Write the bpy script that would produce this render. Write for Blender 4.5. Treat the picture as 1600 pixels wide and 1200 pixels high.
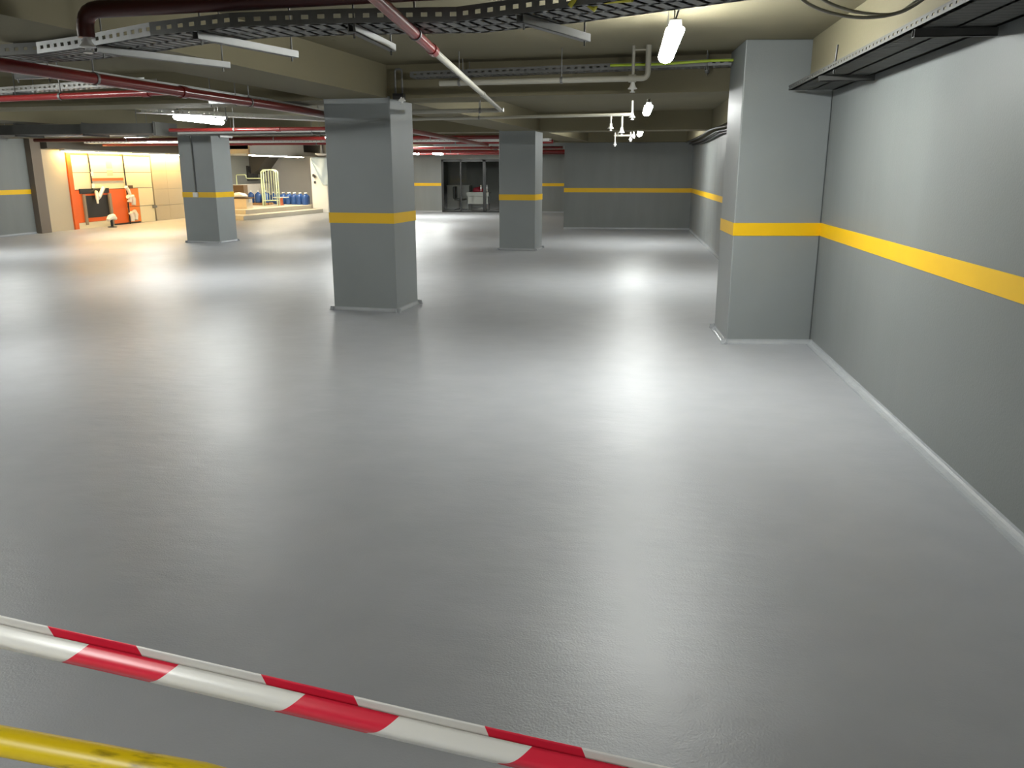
import bpy, bmesh, math, random
from mathutils import Vector, Matrix
random.seed(7)
for o in list(bpy.data.objects): bpy.data.objects.remove(o)
scene = bpy.context.scene
COL = scene.collection
R = math.radians

# ------------------------------------------------------------------ camera, world, exposure
cam_d = bpy.data.cameras.new('camera'); cam = bpy.data.objects.new('camera', cam_d); COL.objects.link(cam)
cam.location = (0, 0, 1.65)
cam.rotation_euler = (R(90 - 14.539), 0, R(7.685))
cam_d.sensor_width = 36; cam_d.lens = 1284 / 1600 * 36; cam_d.clip_start = .05; cam_d.clip_end = 200
scene.camera = cam
world = bpy.data.worlds.new('world'); scene.world = world; world.use_nodes = True
world.node_tree.nodes['Background'].inputs[0].default_value = (.5, .52, .55, 1)
world.node_tree.nodes['Background'].inputs[1].default_value = .02
scene.view_settings.view_transform = 'Standard'; scene.view_settings.look = 'None'
scene.view_settings.gamma = 1; scene.view_settings.use_curve_mapping = False
scene.view_settings.exposure = 0.85
scene.cycles.max_bounces = 6; scene.cycles.diffuse_bounces = 4; scene.cycles.glossy_bounces = 3; scene.cycles.caustics_reflective = False; scene.cycles.caustics_refractive = False
LAMP_POWER = 105.0          # radiance of the white tube lamps
WARM_POWER = 50.0          # radiance of the warm linear lamps on the left wall

# ------------------------------------------------------------------ materials
MATS = {}
def mat(name, col, rough=.6, metal=0, var=.0, vscale=3, bump=0, bscale=60, spec=.5, coat=0, rvar=0, alpha=None, vstretch=(1, 1, 1)):
    if name in MATS: return MATS[name]
    m = bpy.data.materials.new(name); m.use_nodes = True
    nt = m.node_tree; b = nt.nodes['Principled BSDF']
    b.inputs['Base Color'].default_value = (*col, 1); b.inputs['Roughness'].default_value = rough
    b.inputs['Metallic'].default_value = metal; b.inputs['Specular IOR Level'].default_value = spec
    b.inputs['Coat Weight'].default_value = coat
    tc = nt.nodes.new('ShaderNodeTexCoord')
    if var or rvar:
        mp = nt.nodes.new('ShaderNodeMapping'); mp.inputs['Scale'].default_value = vstretch
        nt.links.new(tc.outputs['Object'], mp.inputs[0])
        n = nt.nodes.new('ShaderNodeTexNoise'); n.inputs['Scale'].default_value = vscale; n.inputs['Detail'].default_value = 6
        nt.links.new(mp.outputs[0], n.inputs['Vector'])
        if var:
            mx = nt.nodes.new('ShaderNodeMix'); mx.data_type = 'RGBA'
            mx.inputs[6].default_value = (*[c * (1 - var) for c in col], 1)
            mx.inputs[7].default_value = (*[min(1, c * (1 + var)) for c in col], 1)
            nt.links.new(n.outputs[0], mx.inputs[0]); nt.links.new(mx.outputs[2], b.inputs['Base Color'])
        if rvar:
            mr = nt.nodes.new('ShaderNodeMapRange')
            mr.inputs[1].default_value = .3; mr.inputs[2].default_value = .7
            mr.inputs[3].default_value = rough - rvar; mr.inputs[4].default_value = rough + rvar
            nt.links.new(n.outputs[0], mr.inputs[0]); nt.links.new(mr.outputs[0], b.inputs['Roughness'])
    if bump:
        n2 = nt.nodes.new('ShaderNodeTexNoise'); n2.inputs['Scale'].default_value = bscale; n2.inputs['Detail'].default_value = 4
        nt.links.new(tc.outputs['Object'], n2.inputs['Vector'])
        bp = nt.nodes.new('ShaderNodeBump'); bp.inputs['Strength'].default_value = bump; bp.inputs['Distance'].default_value = .01
        nt.links.new(n2.outputs[0], bp.inputs['Height']); nt.links.new(bp.outputs[0], b.inputs['Normal'])
    MATS[name] = m
    return m
def emis(name, col, s):
    m = bpy.data.materials.new(name); m.use_nodes = True
    b = m.node_tree.nodes['Principled BSDF']
    b.inputs['Base Color'].default_value = (.8, .8, .8, 1)
    b.inputs['Emission Color'].default_value = (*col, 1); b.inputs['Emission Strength'].default_value = s
    MATS[name] = m; return m

WALL = mat('grey_wall_paint', (.182, .193, .190), .45, var=.15, vscale=1.6, bump=.12, bscale=90, vstretch=(2.2, 2.2, .35), rvar=.06)
COLM = mat('grey_column_paint', (.235, .252, .254), .45, var=.08, vscale=2, bump=.12, bscale=90)
YEL = mat('yellow_stripe_paint', (.80, .475, .003), .45, var=.06, vscale=4)
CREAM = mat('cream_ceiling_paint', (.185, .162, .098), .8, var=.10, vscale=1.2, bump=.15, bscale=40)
COVE = mat('cove_resin', (.36, .375, .39), .22, var=.12, vscale=8, bump=.25, bscale=50)
DARK = mat('dark_brown_and_shade', (.085, .075, .06), .6, var=.1)  # dark brown of the stair soffit, painted shade on the bulkhead
FASC = mat('white_fascia_paint', (.55, .54, .51), .6, var=.05)
BEIGE = mat('beige_doors_and_lit_wall', (.50, .42, .29), .5, var=.05, vscale=2)  # own beige of the cupboard doors, painted warm light on the wall sheet
CREAMP = mat('cream_panel', (.80, .70, .46), .4, var=.04, vscale=2)
ORANGE = mat('orange_panel', (.82, .13, .012), .4, var=.05)
ORANGE2 = mat('light_orange_panel', (.85, .23, .03), .4, var=.05)
BLACK = mat('black_plastic', (.012, .012, .012), .4)
BLACKM = mat('black_frame_metal', (.015, .016, .016), .35)
RED = mat('red_pipe_paint', (.12, .008, .007), .28, var=.15, vscale=5, coat=.3)
REDB = mat('bright_red_pipe_paint', (.27, .02, .02), .28, var=.1, vscale=5)
MAROON = mat('maroon_pipe_paint', (.07, .013, .01), .4, var=.15)
PALE = mat('pale_pipe_paint', (.38, .365, .31), .4, var=.08, vscale=8)
GALV = mat('galvanised_steel', (.52, .53, .53), .38, metal=.75, var=.12, vscale=12)
GALVD = mat('dull_galvanised_steel', (.20, .20, .195), .5, metal=.5, var=.15, vscale=10)
DARKSTEEL = mat('dark_steel', (.075, .075, .07), .6, metal=.3, var=.2, vscale=8)  # dark steel, tone varies at random
WHITEM = mat('white_coated_steel', (.75, .75, .73), .35, var=.05)
WHITE = mat('white_plastic', (.75, .74, .71), .45)
LAMPB = mat('lamp_housing', (.35, .36, .36), .5)
TAUPE = mat('taupe_frame', (.30, .23, .15), .5)
BLUE = mat('blue_bottle_plastic', (.03, .09, .30), .15, var=.2, vscale=4)
GREENP = mat('pale_green_tube', (.55, .62, .40), .45)
WOOD = mat('pale_wood', (.42, .24, .11), .6, var=.2, vscale=6)
STEP = mat('beige_step_concrete', (.55, .50, .40), .55, var=.06)
TARP = mat('pale_blue_tarpaulin', (.50, .58, .62), .45, var=.08)
CLOTH = mat('white_cloth', (.82, .79, .70), .8, var=.06)
BROWN = mat('dark_brown_card', (.10, .06, .03), .7)
CARD = mat('cream_card', (.72, .60, .42), .7, var=.05)
LAMP = emis('lamp_diffuser', (.97, 1.0, .97), LAMP_POWER)
WARM = emis('warm_linear_diffuser', (1.0, .69, .28), WARM_POWER)
NEUT = emis('neutral_linear_diffuser', (1.0, .88, .66), WARM_POWER * 1.3)

# floor: grey polyurethane coating, wavy gloss with fine grain
def floor_mat():
    m = bpy.data.materials.new('grey_resin_floor'); m.use_nodes = True; nt = m.node_tree; b = nt.nodes['Principled BSDF']
    tc = nt.nodes.new('ShaderNodeTexCoord')
    def noise(s, d, sc=(1, 1, 1)):
        mp = nt.nodes.new('ShaderNodeMapping'); mp.inputs['Scale'].default_value = sc
        nt.links.new(tc.outputs['Object'], mp.inputs[0])
        n = nt.nodes.new('ShaderNodeTexNoise'); n.inputs['Scale'].default_value = s; n.inputs['Detail'].default_value = d
        nt.links.new(mp.outputs[0], n.inputs['Vector']); return n
    a = noise(.7, 2, (1, .6, 1)); mr = nt.nodes.new('ShaderNodeMapRange')
    mr.interpolation_type = 'SMOOTHSTEP'; mr.inputs[1].default_value = .1; mr.inputs[2].default_value = .9; mr.inputs[3].default_value = .35; mr.inputs[4].default_value = .47
    nt.links.new(a.outputs[0], mr.inputs[0]); nt.links.new(mr.outputs[0], b.inputs['Roughness'])
    c = noise(3.5, 9); mx = nt.nodes.new('ShaderNodeMix'); mx.data_type = 'RGBA'
    mx.inputs[6].default_value = (.325, .334, .356, 1); mx.inputs[7].default_value = (.40, .409, .43, 1)
    nt.links.new(c.outputs[0], mx.inputs[0]); nt.links.new(mx.outputs[2], b.inputs['Base Color'])
    f1 = noise(120, 3); f2 = noise(5, 6, (1, 1.8, 1))
    b1 = nt.nodes.new('ShaderNodeBump'); b1.inputs['Strength'].default_value = .30; b1.inputs['Distance'].default_value = .004
    nt.links.new(f1.outputs[0], b1.inputs['Height'])
    b2 = nt.nodes.new('ShaderNodeBump'); b2.inputs['Strength'].default_value = .30; b2.inputs['Distance'].default_value = .012
    nt.links.new(f2.outputs[0], b2.inputs['Height']); nt.links.new(b1.outputs[0], b2.inputs['Normal'])
    nt.links.new(b2.outputs[0], b.inputs['Normal'])
    b.inputs['Specular IOR Level'].default_value = .52
    return m
FLOOR = floor_mat()

# red-white barrier tape: diagonal print along the tape's own length (UV)
def tape_mat():
    m = bpy.data.materials.new('red_white_tape_print'); m.use_nodes = True; nt = m.node_tree; b = nt.nodes['Principled BSDF']
    uv = nt.nodes.new('ShaderNodeTexCoord'); sp = nt.nodes.new('ShaderNodeSeparateXYZ'); nt.links.new(uv.outputs['UV'], sp.inputs[0])
    ad = nt.nodes.new('ShaderNodeMath'); ad.operation = 'ADD'; nt.links.new(sp.outputs[0], ad.inputs[0]); nt.links.new(sp.outputs[1], ad.inputs[1])
    dv = nt.nodes.new('ShaderNodeMath'); dv.operation = 'DIVIDE'; nt.links.new(ad.outputs[0], dv.inputs[0]); dv.inputs[1].default_value = .42
    fr = nt.nodes.new('ShaderNodeMath'); fr.operation = 'FRACT'; nt.links.new(dv.outputs[0], fr.inputs[0])
    lt = nt.nodes.new('ShaderNodeMath'); lt.operation = 'LESS_THAN'; nt.links.new(fr.outputs[0], lt.inputs[0]); lt.inputs[1].default_value = .42
    mx = nt.nodes.new('ShaderNodeMix'); mx.data_type = 'RGBA'
    mx.inputs[6].default_value = (.86, .84, .80, 1); mx.inputs[7].default_value = (.80, .025, .06, 1)
    nt.links.new(lt.outputs[0], mx.inputs[0]); nt.links.new(mx.outputs[2], b.inputs['Base Color'])
    b.inputs['Roughness'].default_value = .3
    b.inputs['Transmission Weight'].default_value = 0
    return m
TAPE = tape_mat()
# scuffed yellow barrier tube
def scuffed_yellow():
    m = bpy.data.materials.new('scuffed_yellow_paint'); m.use_nodes = True; nt = m.node_tree; b = nt.nodes['Principled BSDF']
    tc = nt.nodes.new('ShaderNodeTexCoord'); mp = nt.nodes.new('ShaderNodeMapping'); mp.inputs['Scale'].default_value = (3, 14, 14)
    nt.links.new(tc.outputs['Object'], mp.inputs[0])
    n = nt.nodes.new('ShaderNodeTexNoise'); n.inputs['Scale'].default_value = 2.2; n.inputs['Detail'].default_value = 5; nt.links.new(mp.outputs[0], n.inputs['Vector'])
    cr = nt.nodes.new('ShaderNodeValToRGB'); cr.color_ramp.elements[0].position = .30; cr.color_ramp.elements[1].position = .42
    cr.color_ramp.elements[0].color = (.10, .07, .005, 1); cr.color_ramp.elements[1].color = (.72, .52, .004, 1)
    nt.links.new(n.outputs[0], cr.inputs[0]); nt.links.new(cr.outputs[0], b.inputs['Base Color']); b.inputs['Roughness'].default_value = .4
    return m
SCUFF = scuffed_yellow()
GLASS = bpy.data.materials.new('smoked_glass'); GLASS.use_nodes = True
_n = GLASS.node_tree; _n.nodes.remove(_n.nodes['Principled BSDF'])
_t = _n.nodes.new('ShaderNodeBsdfTransparent'); _t.inputs[0].default_value = (.90, .91, .90, 1)
_g = _n.nodes.new('ShaderNodeBsdfGlossy'); _g.inputs['Roughness'].default_value = .03; _g.inputs[0].default_value = (.9, .9, .9, 1)
_f = _n.nodes.new('ShaderNodeFresnel'); _f.inputs[0].default_value = 1.45
_m = _n.nodes.new('ShaderNodeMixShader')
_n.links.new(_f.outputs[0], _m.inputs[0]); _n.links.new(_t.outputs[0], _m.inputs[1]); _n.links.new(_g.outputs[0], _m.inputs[2])
_n.links.new(_m.outputs[0], _n.nodes['Material Output'].inputs[0])

# ------------------------------------------------------------------ mesh helpers
class MB:
    def __init__(s): s.v = []; s.f = []; s.sm = []
    def add(s, vs, fs, smooth=False):
        n = len(s.v); s.v += [tuple(p) for p in vs]; s.f += [tuple(i + n for i in f) for f in fs]; s.sm += [smooth] * len(fs); return s
    def box(s, a, b, M=None):
        x0, y0, z0 = a; x1, y1, z1 = b
        vs = [Vector(p) for p in ((x0, y0, z0), (x1, y0, z0), (x1, y1, z0), (x0, y1, z0), (x0, y0, z1), (x1, y0, z1), (x1, y1, z1), (x0, y1, z1))]
        if M: vs = [M @ p for p in vs]
        return s.add(vs, [(0, 3, 2, 1), (4, 5, 6, 7), (0, 1, 5, 4), (1, 2, 6, 5), (2, 3, 7, 6), (3, 0, 4, 7)])
    def prism(s, poly, z0, z1):
        n = len(poly)
        return s.add([(x, y, z0) for x, y in poly] + [(x, y, z1) for x, y in poly],
                     [tuple(range(n - 1, -1, -1)), tuple(range(n, 2 * n))] + [(i, (i + 1) % n, n + (i + 1) % n, n + i) for i in range(n)])
    def tube(s, path, r, n=10, caps=True):
        P = [Vector(p) for p in path]; rings = []
        t0 = (P[1] - P[0]).normalized(); up = Vector((0, 0, 1)) if abs(t0.z) < .9 else Vector((1, 0, 0))
        nx = t0.cross(up).normalized()
        for i, p in enumerate(P):
            if i == 0: t = P[1] - P[0]
            elif i == len(P) - 1: t = P[-1] - P[-2]
            else: t = (P[i + 1] - p).normalized() + (p - P[i - 1]).normalized()
            t.normalize(); nx = (nx - t * nx.dot(t)).normalized(); ny = t.cross(nx)
            rr = r[i] if isinstance(r, (list, tuple)) else r
            rings.append([p + (nx * math.cos(2 * math.pi * k / n) + ny * math.sin(2 * math.pi * k / n)) * rr for k in range(n)])
        vs = [q for g in rings for q in g]; fs = []
        for i in range(len(P) - 1):
            for k in range(n): fs.append((i * n + k, i * n + (k + 1) % n, (i + 1) * n + (k + 1) % n, (i + 1) * n + k))
        s.add(vs, fs, True)
        if caps: s.add(rings[0], [tuple(range(n - 1, -1, -1))]); s.add(rings[-1], [tuple(range(n))])
        return s
    def lathe(s, prof, c, n=16):
        vs = []; fs = []
        for r, z in prof: vs += [(c[0] + r * math.cos(2 * math.pi * k / n), c[1] + r * math.sin(2 * math.pi * k / n), c[2] + z) for k in range(n)]
        for i in range(len(prof) - 1):
            for k in range(n): fs.append((i * n + k, i * n + (k + 1) % n, (i + 1) * n + (k + 1) % n, (i + 1) * n + k))
        s.add(vs, fs, True)
        s.add(vs[:n], [tuple(range(n - 1, -1, -1))]); s.add(vs[-n:], [tuple(range(n))]); return s
    def build(s, name, m, parent=None, bevel=0):
        me = bpy.data.meshes.new(name); me.from_pydata(s.v, [], s.f); me.update()
        me.polygons.foreach_set('use_smooth', s.sm)
        me.materials.append(m)
        o = bpy.data.objects.new(name, me); COL.objects.link(o)
        if parent:
            o.parent = parent
            o.matrix_parent_inverse = parent.matrix_basis.inverted()
        if bevel:
            md = o.modifiers.new('bevel', 'BEVEL'); md.width = bevel; md.segments = 2; md.limit_method = 'ANGLE'
        return o
def tag(o, label=None, cat=None, group=None, kind=None):
    if label: o['label'] = label
    if cat: o['category'] = cat
    if group: o['group'] = group
    if kind: o['kind'] = kind
    return o
def thing(name, label, cat, loc=(0, 0, 0), rz=0, group=None):
    o = bpy.data.objects.new(name, None); COL.objects.link(o); o.location = loc; o.rotation_euler = (0, 0, rz)
    o.empty_display_size = .1
    o.matrix_basis = Matrix.Translation(loc) @ Matrix.Rotation(rz, 4, 'Z')
    return tag(o, label, cat, group)
def copy_tree(o, parent=None):
    c = o.copy(); COL.objects.link(c)
    if parent: c.parent = parent
    for ch in list(o.children): copy_tree(ch, c)
    return c
def struct(name, mb, m, label=None, cat=None, bevel=0):
    return tag(mb.build(name, m, None, bevel), label, cat, kind='structure')

# ------------------------------------------------------------------ setting: shell
XL, XR, YB, ZC = -15.85, 1.85, -9.0, 2.80
SZ0, SZ1 = 1.05, 1.17
PHI = R(-6.4)                                             # column grid is turned a little against the right wall
ex = Vector((math.cos(PHI), math.sin(PHI), 0)); ey = Vector((-math.sin(PHI), math.cos(PHI), 0))
N0 = Vector((-3.05, 9.93, 0)); C3 = Vector((-2.23, 17.97, 0)); LC = Vector((-9.82, 18.88, 0))

struct('floor', MB().box((XL - .3, YB - .3, -.2), (XR + .3, 38.2, 0)), FLOOR, 'glossy grey resin floor of the car park', 'floor')
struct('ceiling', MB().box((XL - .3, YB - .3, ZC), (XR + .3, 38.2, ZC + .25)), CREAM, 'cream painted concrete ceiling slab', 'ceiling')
wr = struct('wall_right', MB().box((XR, YB, 0), (XR + .3, 38.2, ZC)), WALL, 'long grey wall with yellow stripe at the right', 'wall')
wl = struct('wall_left', MB().box((XL - .3, YB, 0), (XL, 38.2, ZC)), WALL, 'grey wall with yellow stripe at the far left', 'wall')
wk = struct('wall_back', MB().box((XL, YB - .3, 0), (XR, YB, ZC)), WALL, 'grey wall behind the viewer', 'wall')
wb = struct('wall_front', MB().prism([(-1.78, 24.5), (XR, 24.5), (XR, 24.7), (-1.58, 24.7), (-1.58, 34), (-1.78, 34)], 0, ZC), WALL, 'grey wall with yellow stripe closing the right aisle', 'wall')
GX0, GX1, GZ = -7.50, -4.75, 2.10
wf = struct('wall_far', MB().box((-12.25, 34, 0), (GX0, 34.2, ZC)).box((GX0, 34, GZ), (GX1, 34.2, ZC)).box((GX1, 34, 0), (-1.78, 34.2, ZC)), WALL, 'far grey wall around the dark glass office front', 'wall')
wp = struct('wall_platform', MB().box((XL, 35.5, 0), (-12.4, 35.7, ZC)).box((-12.4, 34, 0), (-12.25, 35.7, ZC)), mat('light_tinted_grey_wall', (.40, .40, .40), .6, var=.05), 'grey wall behind the raised platform with blue bottles', 'wall')  # wall grey made paler, standing in for light falling on it
wo = struct('wall_office', MB().box((GX0 - .5, 37.6, 0), (GX1 + .5, 37.8, ZC)).box((GX0 - .6, 34.2, 0), (GX0 - .5, 37.8, ZC)).box((GX1 + .5, 34.2, 0), (GX1 + .6, 37.8, ZC)), mat('office_wall', (.36, .365, .35), .7), 'dim office walls behind the dark glass', 'wall')
T = .004
def stripe(mb, parent): return mb.build('yellow_stripe', YEL, parent)
stripe(MB().box((XR - T, YB, SZ0), (XR, 8.3, SZ1)).box((XR - T, 8.95, SZ0), (XR, 24.5, SZ1)), wr)
stripe(MB().box((XL, YB, SZ0), (XL + T, 20.75, SZ1)), wl)
stripe(MB().box((-1.78 - T, 24.5 - T, SZ0), (XR, 24.5, SZ1)).box((-1.78 - T, 24.5, SZ0), (-1.78, 34, SZ1)), wb)
stripe(MB().box((-12.25, 34 - T, SZ0), (GX0 - .02, 34, SZ1)).box((GX1 + .02, 34 - T, SZ0), (-1.78, 34, SZ1)), wf)

# coved skirting: a concave fillet along straight runs
def cove_run(mb, a, b, nrm, h=.05):
    a = Vector((*a, 0)); b = Vector((*b, 0)); n = Vector((*nrm, 0)).normalized()
    prof = [(0, 0)] + [(h * (1 - math.sin(t * math.pi / 2 / 5)), h * (1 - math.cos(t * math.pi / 2 / 5))) for t in range(6)]
    vs = [p + n * d + Vector((0, 0, z)) for p in (a, b) for d, z in prof]
    k = len(prof)
    fs = [(i, (i + 1) % k, k + (i + 1) % k, k + i) for i in range(k)] + [tuple(range(k)), tuple(range(2 * k - 1, k - 1, -1))]
    mb.add(vs, fs)
    return mb
def trim(name, mb, label): return struct(name, mb, COVE, label, 'skirting')
trim('baseboard_right', cove_run(cove_run(MB(), (XR, YB), (XR, 8.25), (-1, 0)), (XR, 9.0), (XR, 24.5), (-1, 0)), 'pale coved resin skirting along the right wall')
trim('baseboard_left', cove_run(MB(), (XL, YB), (XL, 20.75), (1, 0)), 'coved resin skirting along the left wall')
trim('baseboard_front', cove_run(MB(), (-1.78, 24.5), (XR, 24.5), (0, -1)), 'coved resin skirting along the wall closing the right aisle')
trim('baseboard_far', cove_run(cove_run(MB(), (-12.1, 34), (GX0, 34), (0, -1)), (GX1, 34), (-1.8, 34), (0, -1)), 'coved resin skirting along the far wall')

# beams of the slab
BZ = 2.44
def beam(c, d, l0, l1, hw, z0, label):
    n = Vector((-d.y, d.x, 0))
    P = [c + d * l0 - n * hw, c + d * l1 - n * hw, c + d * l1 + n * hw, c + d * l0 + n * hw]
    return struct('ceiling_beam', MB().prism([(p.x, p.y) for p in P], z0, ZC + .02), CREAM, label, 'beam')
beam(N0, ey, -19, 24, .38, BZ + .01, 'cream ceiling beam running lengthwise over the nearest free column')
beam(LC, ey, -27, 15, .40, BZ + .01, 'cream ceiling beam running lengthwise over the column with the conduit')
beam(N0, ex, -12.6, 4.85, .34, BZ, 'cream cross beam behind the nearest tube lamp, over the nearest free column')
beam(C3, ex, -13.4, 4.0, .34, BZ, 'cream cross beam over the slim far column')
beam(N0 - ey * 8.05, ex, -12, 5.6, .34, BZ, 'cream cross beam above the viewer')
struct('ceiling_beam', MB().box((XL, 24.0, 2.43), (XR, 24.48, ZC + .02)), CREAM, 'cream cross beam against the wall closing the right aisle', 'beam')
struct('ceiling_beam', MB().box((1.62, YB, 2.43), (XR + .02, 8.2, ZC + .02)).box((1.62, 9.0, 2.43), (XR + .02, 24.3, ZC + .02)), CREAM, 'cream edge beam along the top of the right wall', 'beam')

# ------------------------------------------------------------------ columns
def ring(poly, off):                                      # offset a convex polygon outwards
    n = len(poly); out = []
    c = Vector((sum(p[0] for p in poly) / n, sum(p[1] for p in poly) / n))
    L = []
    for i in range(n):
        a = Vector(poly[i]); b = Vector(poly[(i + 1) % n]); d = (b - a).normalized(); nn = Vector((d.y, -d.x))
        if nn.dot(a - c) < 0: nn = -nn
        L.append((a + nn * off, d))
    for i in range(n):
        (p, d), (q, e) = L[i - 1], L[i]
        t = ((q.x - p.x) * e.y - (q.y - p.y) * e.x) / (d.x * e.y - d.y * e.x); out.append(tuple(p + d * t))
    return out
def column(poly, label, top=BZ + .03):
    c = (sum(p[0] for p in poly) / len(poly), sum(p[1] for p in poly) / len(poly), 0)
    t = thing('column', label, 'column', c)
    MB().prism(poly, 0, top).build('shaft', COLM, t, .012)
    MB().prism(ring(poly, T), SZ0, SZ1).build('yellow_stripe', YEL, t)
    mb = MB()
    for i in range(len(poly)):
        a = Vector(poly[i]); b = Vector(poly[(i + 1) % len(poly)]); d = (b - a).normalized(); n = Vector((d.y, -d.x))
        if n.dot(a - Vector(c[:2])) < 0: n = -n
        cove_run(mb, a - d * .05, b + d * .05, n, .045)
    mb.build('cove', COVE, t)
    return t
def rect(c, hx, hy):
    return [tuple((c + ex * a * hx + ey * b * hy).to_2d()) for a, b in ((-1, -1), (1, -1), (1, 1), (-1, 1))]
column(rect(N0, .41, .36), 'nearest free grey column, wide, with yellow stripe, mid picture')
column(rect(C3, .39, .36), 'slim far grey column beside the dark glass office front')
lc = column(rect(LC, .44, .37), 'far left grey column with a conduit and white junction box')
column([(1.03, 8.17), (XR - .002, 8.27), (XR - .002, 9.0), (1.0, 9.0)], 'grey wall column standing against the right wall', ZC)
# conduit and junction box on the left column's front face
q = LC - ey * .37 - ex * .08
MB().tube([(q.x, q.y - .02, 1.16), (q.x, q.y - .02, 2.44)], .016, 8).build('conduit', GALVD, lc)
MB().box((-.06, -.05, -.055), (.06, .01, .055), Matrix.Translation((q.x, q.y, 1.11)) @ Matrix.Rotation(PHI, 4, 'Z')).build('junction_box', WHITE, lc, .008)
# pilaster on the left wall, its shade painted in as dark brown
struct('trim_1', MB().box((XL, 20.75, 0), (XL + .16, 21.15, ZC)), mat('shade_brown_pilaster', (.16, .13, .10), .55), 'pilaster coloured dark for shade, between the grey and the warm-tinted part of the left wall', 'pilaster')

# ------------------------------------------------------------------ tube lamps
def make_lamp(L=1.42):
    t = thing('tube_lamp', 'lamp', 'lamp')
    prof = []
    mb = MB(); n = 16; rings = []
    for yy, s in ((-L / 2, .35), (-L / 2 + .012, .72), (-L / 2 + .035, .93), (-L / 2 + .06, 1), (L / 2 - .06, 1), (L / 2 - .035, .93), (L / 2 - .012, .72), (L / 2, .35)):
        rings.append([(.058 * s * math.cos(2 * math.pi * k / n), yy, (.020 if k < n / 2 else .046) * s * math.sin(2 * math.pi * k / n)) for k in range(n)])
    vs = [p for g in rings for p in g]; fs = []
    for i in range(len(rings) - 1):
        for k in range(n): fs.append((i * n + k, (i + 1) * n + k, (i + 1) * n + (k + 1) % n, i * n + (k + 1) % n))
    fs += [tuple(range(n)), tuple(range(len(vs) - 1, len(vs) - n - 1, -1))]
    mb.add(vs, fs, True).build('diffuser', LAMP, t)
    MB().box((-.036, -L / 2 + .02, .008), (.036, L / 2 - .02, .055)).build('housing', LAMPB, t, .006)
    for s in (-1, 1):
        MB().tube([(0, s * (L / 2 - .22), .06), (0, s * (L / 2 - .22), 1)], .005, 6).build('hanger_rod', GALVD, t)
    MB().tube([(0, -L / 2 + .1, .06), (.02, -L / 2 + .02, .12), (.015, -L / 2 - .06, .2), (.02, -L / 2 - .12, .30)], .006, 6).build('cable', BLACK, t)
    return t
proto = make_lamp()
lamps = [(.27, 6.22, 2.50, 'lit tube lamp nearest the viewer, before the wall column'),
         (.27, 12.55, 2.50, 'lit tube lamp second along the right aisle'),
         (.27, 19.6, 2.47, 'lit tube lamp farthest along the right aisle'),
         (-6.4, 12.25, 2.40, 'lit tube lamp up and left of the far left column'),
         (-6.5, 18.7, 2.36, 'lit tube lamp hidden behind the nearest free column'),
         (-6.7, 25.2, 2.40, 'lit tube lamp before the far wall, nearer of two'),
         (-6.8, 30.3, 2.26, 'lit tube lamp just above the dark glass office front'),
         (-7.75, 30.5, 2.28, 'lit tube lamp before the far wall beside the nearest free column'),
         (-12.6, 20.9, 2.45, 'lit tube lamp before the orange panelled wall'),
         (-6.4, 5.6, 2.45, 'lit tube lamp left of the frame beyond the red cross pipe'),
         (-12.5, 15.2, 2.45, 'lit tube lamp far left of the frame'),
         (-12.7, 6.0, 2.45, 'lit tube lamp far left of the frame near the viewer'),
         (-2.0, -1.15, 2.50, 'added tube lamp behind the viewer, lighting the foreground')]  # last one is an added, unseen lamp to brighten tape and near floor
for i, (x, y, z, lab) in enumerate(lamps):
    o = proto if i == 0 else copy_tree(proto)
    o.location = (x, y, z); o['label'] = lab; o['group'] = 'ceiling tube lamps'
    for ch in o.children:                                  # rods reach the slab
        if ch.name.startswith('hanger_rod'): 
            if i: ch.data = ch.data.copy()
            for v in ch.data.vertices:
                if v.co.z > .2: v.co.z = ZC - z

# ------------------------------------------------------------------ pipes, trays, channels under the slab
def arc(p, a, b, r=.07, n=5):                             # rounded corner at p between directions a->p and p->b
    p = Vector(p); u = (Vector(a) - p).normalized(); v = (Vector(b) - p).normalized()
    s, e = p + u * r, p + v * r
    return [s * (1 - t) ** 2 + p * 2 * t * (1 - t) + e * t * t for t in [k / n for k in range(n + 1)]]
def rounded(path, r=.07):
    out = [Vector(path[0])]
    for i in range(1, len(path) - 1): out += arc(path[i], path[i - 1], path[i + 1], r)
    return out + [Vector(path[-1])]
def pipe(name, path, r, m, label, cat='pipe', hang=(), bend=.07, joints=(), heads=(), hm=GALVD):
    P = [Vector(p) for p in path]
    t = thing(name, label, cat, tuple(P[0]))
    MB().tube(rounded(path, bend) if len(path) > 2 else path, r, 12).build('pipe_run', m, t)
    d = P[1] - P[0]
    for h in hang:
        c = P[0] + d * h
        MB().tube([(c.x, c.y, c.z + r), (c.x, c.y, ZC)], .006, 6).tube([c - d.normalized() * .012, c + d.normalized() * .012], r + .006, 12).build('hanger', hm, t)
    for h in joints:
        c = P[0] + d * h
        MB().tube([c - d.normalized() * .035, c + d.normalized() * .035], r + .009, 12).build('coupling', m, t)
    for hx in heads: sprinkler(hx, t)
    return t
def sprinkler(p, parent):
    p = Vector(p)
    o = MB().lathe([(.014, .075), (.018, .07), (.02, .045), (.03, .02), (.045, .004), (.045, 0), (.015, -.004), (.012, -.02), (.026, -.026), (.026, -.03)], p, 10).build('sprinkler_head', WHITEM, parent)
    return o

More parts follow.
